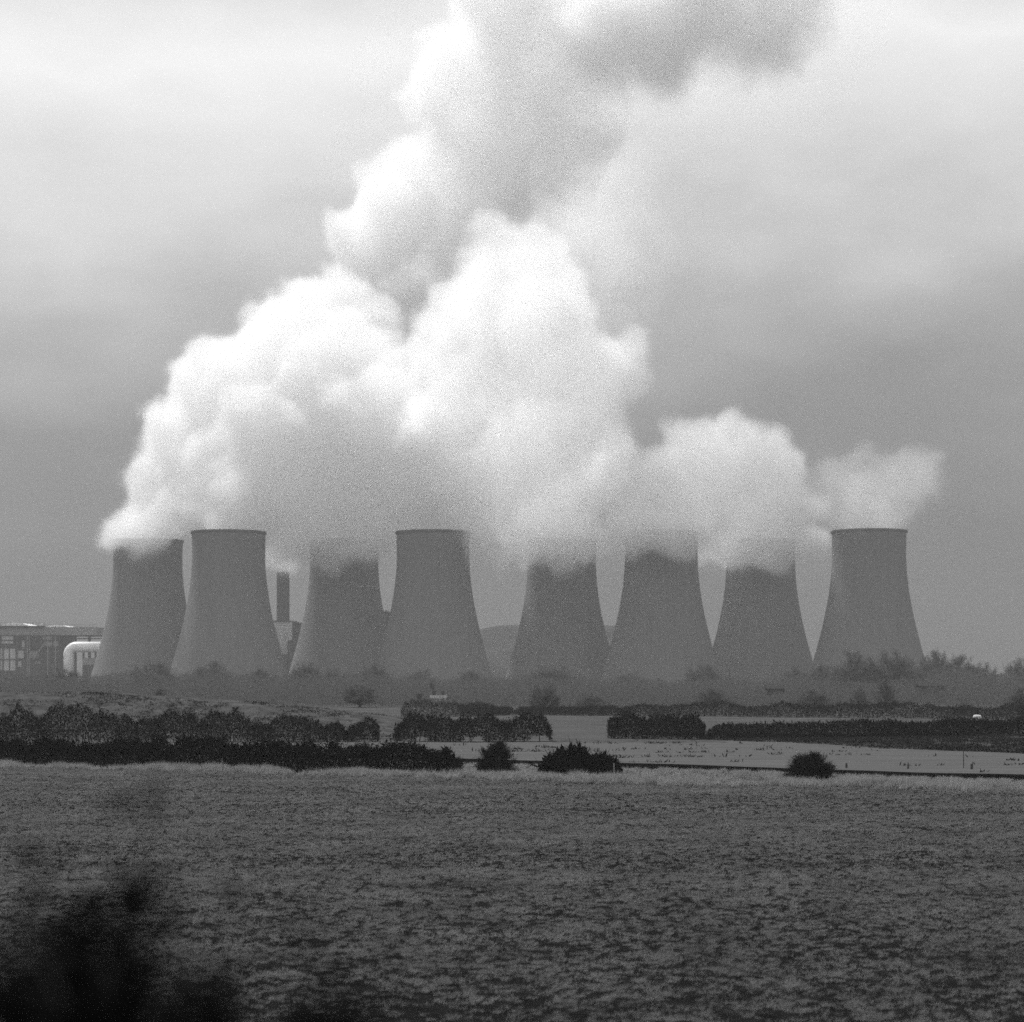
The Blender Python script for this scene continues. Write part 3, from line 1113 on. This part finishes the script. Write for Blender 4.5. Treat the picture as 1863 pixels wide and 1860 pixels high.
post(1540, 1402, 0.42, 0.10, "short dark post on the ditch's far bank, just right of the spiky bush", M_WOOD)
post(1652, 1404, 0.40, 0.09, "short dark post on the ditch's far bank, midway between bush and tall pole", M_WOOD, lean=0.1)
post(1768, 1405, 0.46, 0.12, "stout dark post on the ditch's far bank, beside the foot of the tall pole", M_WOOD)
post(1117, 1416, 1.15, 0.07, "grey upright post at the thin right end of the low wide bush", M_WOODP)
x, y = gp(1753, 1403)
root = empty("marker_pole", (x, y, float(height(x, y))), "thin tall pole with a short crosspiece above the ditch at the right", "pole")
mesh_obj("shaft", *lathe([(0.04, -0.3), (0.035, 1.2), (0.025, 2.3), (0.002, 2.32)], 8), M_WOOD, root)
part("crosspiece", root, [(-0.14, 0.14, -0.045, -0.028, 2.12, 2.2)], M_WOOD)


# ------------------------------------------------------------------ shrubs on the railway bank, close to the lens
def near_shrub(px, Y, topy, spread, nst, label, seed, tw=10):
    rd = np.random.default_rng(seed)
    x = (px - CX) / F * Y
    z = float(height(x, Y))
    h = EYE + (HY - topy) / F * Y - z
    root = empty("shrub", (x, Y, z - 0.05), label, "shrub", "shrubs on the railway bank")
    segs, tips = [], []
    for k in range(nst):
        a = rd.uniform(0, 6.28)
        hh = h * (1.0 if k == 0 else rd.uniform(0.6, 0.95))
        off = np.array([math.cos(a), math.sin(a), 0]) * spread * (0.1 if k == 0 else rd.uniform(0.2, 1.0))
        p = np.zeros(3)
        r = 0.03
        steps = 9
        for s_ in range(steps):
            q = off * ((s_ + 1) / steps) + np.array([rd.normal() * 0.04, rd.normal() * 0.04, hh * (s_ + 1) / steps])
            r2 = max(r * 0.85, 0.005)
            segs.append((p, q, r, r2))
            d = unit(q - p)
            for b in range(3 if k or s_ < 6 else 1):
                aa = rd.uniform(0, 6.28)
                bd = unit(d * 0.8 + np.array([math.cos(aa), math.sin(aa), 0.2]) * 0.9)
                bl = rd.uniform(0.3, 0.9) * spread * (1.2 - 0.8 * (s_ + 1) / steps)
                e = q + bd * bl
                segs.append((q, e, r2 * 0.5, 0.003))
                for w_ in np.linspace(0.25, 1, 4):
                    tips.append((q + bd * bl * w_, bd, 0))
            if k or s_ < 5:
                tips.append((q, d, 0))
            p, r = q, r2
    V, T = tubes(segs, 5)
    array_mesh("stem", V, T, M_BARK, root)
    V, T = crown_from(tips, rd, tw, 0.10, 0.035, 0.05, leafy=True)
    array_mesh("foliage", V, T, M_DARKSHRUB, root)


near_shrub(235, 6.4, 1480, 0.17, 14, "tall dark out of focus sapling rising in the lower left corner", 201, 3)
near_shrub(30, 6.0, 1600, 0.30, 10, "dark blurred shrub cut by the left edge of the picture", 202, 3)
near_shrub(350, 5.8, 1660, 0.22, 11, "dark blurred shrub right of the tall sapling", 203, 3)
near_shrub(150, 5.4, 1720, 0.42, 24, "lowest dark blurred shrub filling the lower left corner", 204, 8)
near_shrub(520, 5.4, 1760, 0.34, 16, "low blurred shrub peeping over the bottom edge, rightmost of the corner shrubs", 205, 4)


# ------------------------------------------------------------------ steam
def vapour_material(name, density, soft, grain, lift, thin=None):
    """Heterogeneous vapour: the fog grid falls off towards the plume's skin, and noise tears that edge into wisps."""
    m = bpy.data.materials.new(name)
    m.use_nodes = True
    t = m.node_tree
    t.nodes.clear()
    out = N(t, 'ShaderNodeOutputMaterial')
    at_ = N(t, 'ShaderNodeAttribute')
    at_.attribute_name = 'density'
    g_ = at_.outputs['Fac']
    ge = N(t, 'ShaderNodeNewGeometry')
    nz = N(t, 'ShaderNodeTexNoise')
    nz.inputs['Scale'].default_value = 1.0 / grain
    nz.inputs['Detail'].default_value = 3.0
    nz.inputs['Roughness'].default_value = 0.7
    L(t, ge.outputs['Position'], nz.inputs[0])
    n_ = math_node(t, 'SUBTRACT', nz.outputs[0], 0.5)
    e = math_node(t, 'ADD', g_, math_node(t, 'MULTIPLY', n_, soft))
    mr = N(t, 'ShaderNodeMapRange')
    mr.interpolation_type = 'SMOOTHSTEP'
    mr.inputs['From Min'].default_value = 0.04
    mr.inputs['From Max'].default_value = lift
    L(t, e, mr.inputs['Value'])
    inside = math_node(t, 'GREATER_THAN', g_, 0.002)
    d = math_node(t, 'MULTIPLY', math_node(t, 'MULTIPLY', mr.outputs[0], inside), density)
    if thin:      # steam thins as it climbs and mixes with dry air
        z0, z1, f = thin
        sp = N(t, 'ShaderNodeSeparateXYZ')
        L(t, ge.outputs['Position'], sp.inputs[0])
        hr = N(t, 'ShaderNodeMapRange')
        hr.interpolation_type = 'SMOOTHSTEP'
        hr.inputs['From Min'].default_value = z0
        hr.inputs['From Max'].default_value = z1
        hr.inputs['To Min'].default_value = 1.0
        hr.inputs['To Max'].default_value = f
        L(t, sp.outputs[2], hr.inputs['Value'])
        d = math_node(t, 'MULTIPLY', d, hr.outputs[0])
    pv = N(t, 'ShaderNodeVolumePrincipled')
    pv.inputs['Color'].default_value = (1, 1, 1, 1)
    pv.inputs['Anisotropy'].default_value = 0.25
    pv.inputs['Density Attribute'].default_value = ''
    L(t, d, pv.inputs['Density'])
    L(t, pv.outputs[0], out.inputs['Volume'])
    return m


def skin_material():
    """Almost invisible surface added to give the fog an outline: a breath of scattering."""
    m = bpy.data.materials.new("vapour_skin")
    m.use_nodes = True
    t = m.node_tree
    t.nodes.clear()
    out = N(t, 'ShaderNodeOutputMaterial')
    tr = N(t, 'ShaderNodeBsdfTransparent')
    df = N(t, 'ShaderNodeBsdfTranslucent')
    df.inputs['Color'].default_value = (1, 1, 1, 1)
    mx = N(t, 'ShaderNodeMixShader')
    mx.inputs[0].default_value = 0.004  # nearly clear layer, added to outline the fog
    L(t, tr.outputs[0], mx.inputs[1])
    L(t, df.outputs[0], mx.inputs[2])
    L(t, mx.outputs[0], out.inputs['Surface'])
    return m


M_SKIN = skin_material()


def fill_with_vapour(o, mat, voxel, band, skin=True):
    """Geometry nodes on the plume itself: its closed skin plus a fog that thins out over the last `band` metres."""
    ng = bpy.data.node_groups.new(o.name + "_fill", 'GeometryNodeTree')
    ng.interface.new_socket("Geometry", in_out='INPUT', socket_type='NodeSocketGeometry')
    ng.interface.new_socket("Geometry", in_out='OUTPUT', socket_type='NodeSocketGeometry')
    gi = ng.nodes.new('NodeGroupInput')
    go = ng.nodes.new('NodeGroupOutput')
    mv = ng.nodes.new('GeometryNodeMeshToVolume')
    mv.resolution_mode = 'VOXEL_SIZE'
    mv.inputs['Density'].default_value = 1.0
    mv.inputs['Voxel Size'].default_value = voxel
    mv.inputs['Interior Band Width'].default_value = band
    sm = ng.nodes.new('GeometryNodeSetMaterial')
    sm.inputs['Material'].default_value = mat
    jn = ng.nodes.new('GeometryNodeJoinGeometry')
    ng.links.new(gi.outputs[0], mv.inputs['Mesh'])
    ng.links.new(mv.outputs[0], sm.inputs['Geometry'])
    if skin:
        ng.links.new(gi.outputs[0], jn.inputs[0])
    ng.links.new(sm.outputs[0], jn.inputs[0])
    ng.links.new(jn.outputs[0], go.inputs[0])
    md = o.modifiers.new("vapour", 'NODES')
    md.node_group = ng


def ico(sub):
    bm = bmesh.new()
    bmesh.ops.create_icosphere(bm, subdivisions=sub, radius=1.0)
    V = np.array([v.co[:] for v in bm.verts])
    T = np.array([[v.index for v in f.verts] for f in bm.faces])
    bm.free()
    return V, T


ICO2 = ico(2)
ICO3 = ico(3)


def keep_outer(me):
    """Drop closed pockets inside the plume and crumbs outside it."""
    nv = len(me.vertices)
    co = np.empty(nv * 3, dtype=np.float32)
    me.vertices.foreach_get('co', co)
    co = co.reshape(-1, 3).astype(float)
    ed = np.empty(len(me.edges) * 2, dtype=np.int32)
    me.edges.foreach_get('vertices', ed)
    ed = ed.reshape(-1, 2)
    lab = np.arange(nv)
    while True:
        m = np.minimum(lab[ed[:, 0]], lab[ed[:, 1]])
        new = lab.copy()
        np.minimum.at(new, ed[:, 0], m)
        np.minimum.at(new, ed[:, 1], m)
        new = new[new]
        if (new == lab).all():
            break
        lab = new
    q = np.array([p.vertices[:] for p in me.polygons if len(p.vertices) == 4], dtype=np.int64)
    a, b, c, d = (co[q[:, i]] for i in range(4))
    vol = np.einsum('ij,ij->i', a, np.cross(b, c)) + np.einsum('ij,ij->i', a, np.cross(c, d))
    tot = np.zeros(nv)
    np.add.at(tot, lab[q[:, 0]], vol)
    ok = tot > 0.004 * tot.max()
    q = q[ok[lab[q[:, 0]]]]
    used = np.unique(q)
    ren = np.full(nv, -1)
    ren[used] = np.arange(len(used))
    nm = bpy.data.meshes.new(me.name)
    nm.from_pydata(co[used].tolist(), [], ren[q].tolist())
    nm.update()
    return nm


def fused(o, voxel, f, it):
    md = o.modifiers.new("remesh", 'REMESH')
    md.mode = 'VOXEL'
    md.voxel_size = voxel
    sm = o.modifiers.new("smooth", 'SMOOTH')
    sm.factor = f
    sm.iterations = it
    dg = bpy.context.evaluated_depsgraph_get()
    dg.update()
    me = bpy.data.meshes.new_from_object(o.evaluated_get(dg))
    old = o.data
    o.modifiers.clear()
    o.data = me
    bpy.data.meshes.remove(old)
    return me


def plume(name, puffs, voxel, density, band, label, soft=0.9, grain=17.0, lift=0.5, thin=None, depth_k=1.0, kids=10, seed=1, amp=(8, 5, 2)):
    """puffs: (px, py, radius px, distance). A cauliflower of spheres fused to one closed skin."""
    rd = np.random.default_rng(seed)
    Vs, Ts, n = [], [], 0
    for (px, py, rp, Y) in puffs:
        c = np.array(at(px, py, Y))
        r = rp / F * Y
        lst = [(c, r)]
        for _ in range(kids):
            d = rd.normal(size=3)
            d /= np.linalg.norm(d)
            rr = r * rd.uniform(0.28, 0.5)
            c1 = c + d * (r * 0.86)
            lst.append((c1, rr))
            for _k in range(4):
                d2 = d + rd.normal(size=3) * 0.8
                d2 /= np.linalg.norm(d2)
                lst.append((c1 + d2 * rr * 0.85, rr * rd.uniform(0.3, 0.5)))
        for cc, rr in lst:
            Vb, Tb = ICO3 if rr > 25 else ICO2
            sc = rr * rd.uniform(0.9, 1.1, 3)
            Vs.append(Vb * sc + cc)
            Ts.append(Tb + n)
            n += len(Vb)
    o = array_mesh(name, np.vstack(Vs), np.vstack(Ts))
    me = fused(o, voxel, 0.6, 4)
    me.name = name
    me = keep_outer(me)
    o.data = me
    nv = len(me.vertices)
    co = np.empty(nv * 3, dtype=np.float32)
    no = np.empty(nv * 3, dtype=np.float32)
    me.vertices.foreach_get('co', co)
    me.vertices.foreach_get('normal', no)
    co = co.reshape(-1, 3)
    no = no.reshape(-1, 3)
    d = np.empty(nv, dtype=np.float32)
    a1, a2, a3 = amp
    swell = band * 0.28
    nf = noise.noise
    for i in range(nv):
        v = Vector(co[i])
        d[i] = swell + a1 * (abs(nf(v / 34.0)) * 2 - 0.5) + a2 * (abs(nf(v / 13.0)) * 2 - 0.5) + a3 * nf(v / 5.5)
    co += no * d[:, None]
    me.vertices.foreach_set('co', co.ravel())
    me.update()
    me = fused(o, voxel, 0.5, 2)          # again, so that no fold of the skin crosses itself
    me = keep_outer(me)
    o.data = me
    me.name = name
    me.polygons.foreach_set('use_smooth', np.ones(len(me.polygons), dtype=bool))
    # the fog grid follows the object's own axes: tilt them so that no grid plane lies along the line of sight
    rot = Euler((0.42, 0.31, 0.62)).to_matrix().to_4x4()
    me.transform(rot.inverted())
    o.matrix_world = rot
    me.materials.append(M_SKIN)
    fill_with_vapour(o, vapour_material(name + "_vapour", density, soft, grain, lift, thin), 4.0, band)
    tag(o, label, "steam", "steam rising from the towers", "stuff")
    return o


PA = [  # left plume: towers one to four, leaning up and to the right
    (232, 962, 42, 1570), (285, 940, 60, 1580), (262, 865, 42, 1580), (330, 800, 75, 1590), (300, 765, 38, 1600), (385, 705, 75, 1600),
    (440, 910, 75, 1520), (380, 890, 80, 1550), (480, 800, 110, 1560), (470, 680, 85, 1590), (398, 640, 34, 1600), (335, 690, 35, 1600),
    (560, 925, 75, 1560), (640, 940, 70, 1560), (600, 820, 110, 1560), (530, 620, 80, 1600), (570, 570, 70, 1670),
    (480, 580, 38, 1670), (620, 545, 50, 1680), (700, 930, 70, 1540), (740, 905, 60, 1520), (700, 800, 110, 1540), (610, 700, 110, 1580),
    (700, 740, 70, 1530), (770, 780, 55, 1490), (540, 525, 28, 1680), (605, 500, 25, 1755),
    (670, 490, 60, 1790), (630, 425, 45, 1790), (720, 400, 90, 1810), (690, 325, 45, 1820), (760, 300, 60, 1830),
    (800, 420, 80, 1850), (850, 330, 105, 1870), (770, 190, 42, 1850), (830, 150, 80, 1870), (800, 120, 45, 1860), (880, 110, 80, 1880),
    (930, 220, 110, 1900), (950, 70, 90, 1900), (1000, 130, 110, 1920), (1010, 20, 80, 1920), (1000, 290, 100, 1930), (760, 520, 60, 1750), (690, 590, 45, 1710),
    (900, -40, 90, 1910), (1060, -60, 100, 1930), (1060, 230, 80, 1940)]
PT = [(1120, 40, 100, 1840), (1230, 30, 110, 1880), (1330, 60, 95, 1920), (1400, 110, 50, 1930), (1430, 40, 80, 1950), (1180, 120, 60, 1860), (1260, -70, 110, 1900), (1400, -60, 100, 1940)]
PB = [  # front plume: towers four to six
    (880, 905, 78, 1510), (960, 930, 70, 1560), (1020, 930, 65, 1560), (840, 800, 100, 1510), (960, 800, 110, 1530),
    (1050, 880, 60, 1550), (770, 650, 55, 1430), (800, 600, 55, 1430), (850, 560, 65, 1440), (860, 680, 105, 1470), (890, 495, 60, 1450), (925, 455, 40, 1450), (980, 480, 60, 1470),
    (960, 600, 110, 1490), (1040, 700, 110, 1520), (1110, 670, 50, 1510), (1145, 650, 40, 1500), (1150, 700, 35, 1500), (1100, 770, 55, 1520), (1010, 570, 75, 1500), (720, 690, 35, 1430),
    (700, 660, 25, 1430), (900, 430, 25, 1450), (790, 760, 50, 1470), (830, 950, 26, 1480)]
PC = [(1090, 915, 35, 1500), (1140, 885, 42, 1500), (1195, 850, 45, 1510), (1170, 935, 52, 1480), (1260, 830, 58, 1530), (1330, 830, 62, 1560), (1250, 930, 65, 1510),
      (1320, 950, 60, 1540), (1400, 850, 55, 1570), (1390, 940, 65, 1560), (1415, 800, 24, 1570), (1275, 785, 26, 1540), (1330, 775, 24, 1560), (1435, 900, 35, 1580), (1060, 925, 28, 1500)]
PD = [(1530, 930, 35, 1500), (1570, 890, 45, 1490), (1620, 870, 42, 1490), (1660, 850, 32, 1490), (1540, 870, 36, 1500), (1590, 838, 26, 1490), (1685, 832, 20, 1490), (1580, 940, 42, 1480), (1480, 910, 25, 1500)]
PC += [(1105, 860, 45, 1545), (1125, 815, 36, 1550), (1470, 930, 32, 1560), (1440, 850, 34, 1585), (1370, 790, 30, 1575), (1230, 800, 34, 1535)]
PD += [(1640, 905, 42, 1495), (1690, 870, 36, 1500), (1510, 865, 36, 1505), (1620, 940, 36, 1500), (1700, 835, 26, 1500)]
PV = [(1050, 450, 90, 1600), (1105, 370, 85, 1690), (1120, 540, 65, 1570), (1175, 455, 60, 1680)]
# steam sagging over the rims belongs to each plume
PA += [(738, 962, 38, 1448), (762, 948, 30, 1448), (205, 972, 30, 1560), (240, 965, 40, 1550), (285, 958, 36, 1540), (400, 942, 34, 1450), (470, 962, 34, 1470), (530, 987, 38, 1540), (580, 980, 48, 1545), (630, 978, 54, 1545), (685, 980, 48, 1530), (722, 965, 26, 1455), (515, 1017, 24, 1570)]
PB += [(868, 978, 34, 1470), (888, 1005, 24, 1490), (915, 992, 38, 1510), (970, 984, 48, 1540), (1020, 987, 54, 1540), (1070, 982, 46, 1530)]
PC += [(1120, 972, 40, 1450), (1165, 968, 46, 1445), (1215, 966, 48, 1445), (1260, 972, 40, 1455), (1300, 990, 42, 1535), (1345, 994, 50, 1540), (1400, 994, 50, 1540), (1445, 987, 40, 1540), (1485, 987, 32, 1520)]
GRP = "steam over the towers"
plume("steam_plume", PA, 3.2, 0.045, 19, "tall white steam plume leaning up from the left towers to the top of the picture", thin=(370.0, 520.0, 0.75), seed=3)
plume("steam_plume", PT, 5.0, 0.075, 55, "shaded grey steam drifting across the top right of the sky", seed=4, soft=1.3, grain=42.0, lift=1.25)
plume("steam_plume", PB, 3.2, 0.036, 22, "broad pale steam plume over the middle towers with a round bulge on its right", seed=5)
plume("steam_plume", PC, 3.0, 0.045, 18, "low steam bank over the two towers left of the clear rimmed end tower", seed=6, amp=(7, 4, 1.5))
plume("steam_plume", PD, 3.0, 0.012, 22, "small thin steam puff rising from the clear rimmed end tower", seed=8, amp=(7, 4, 1.5))
plume("steam_veil", PV, 6.0, 0.006, 60, "thin pale steam trailing right of the two tall plumes", seed=10)
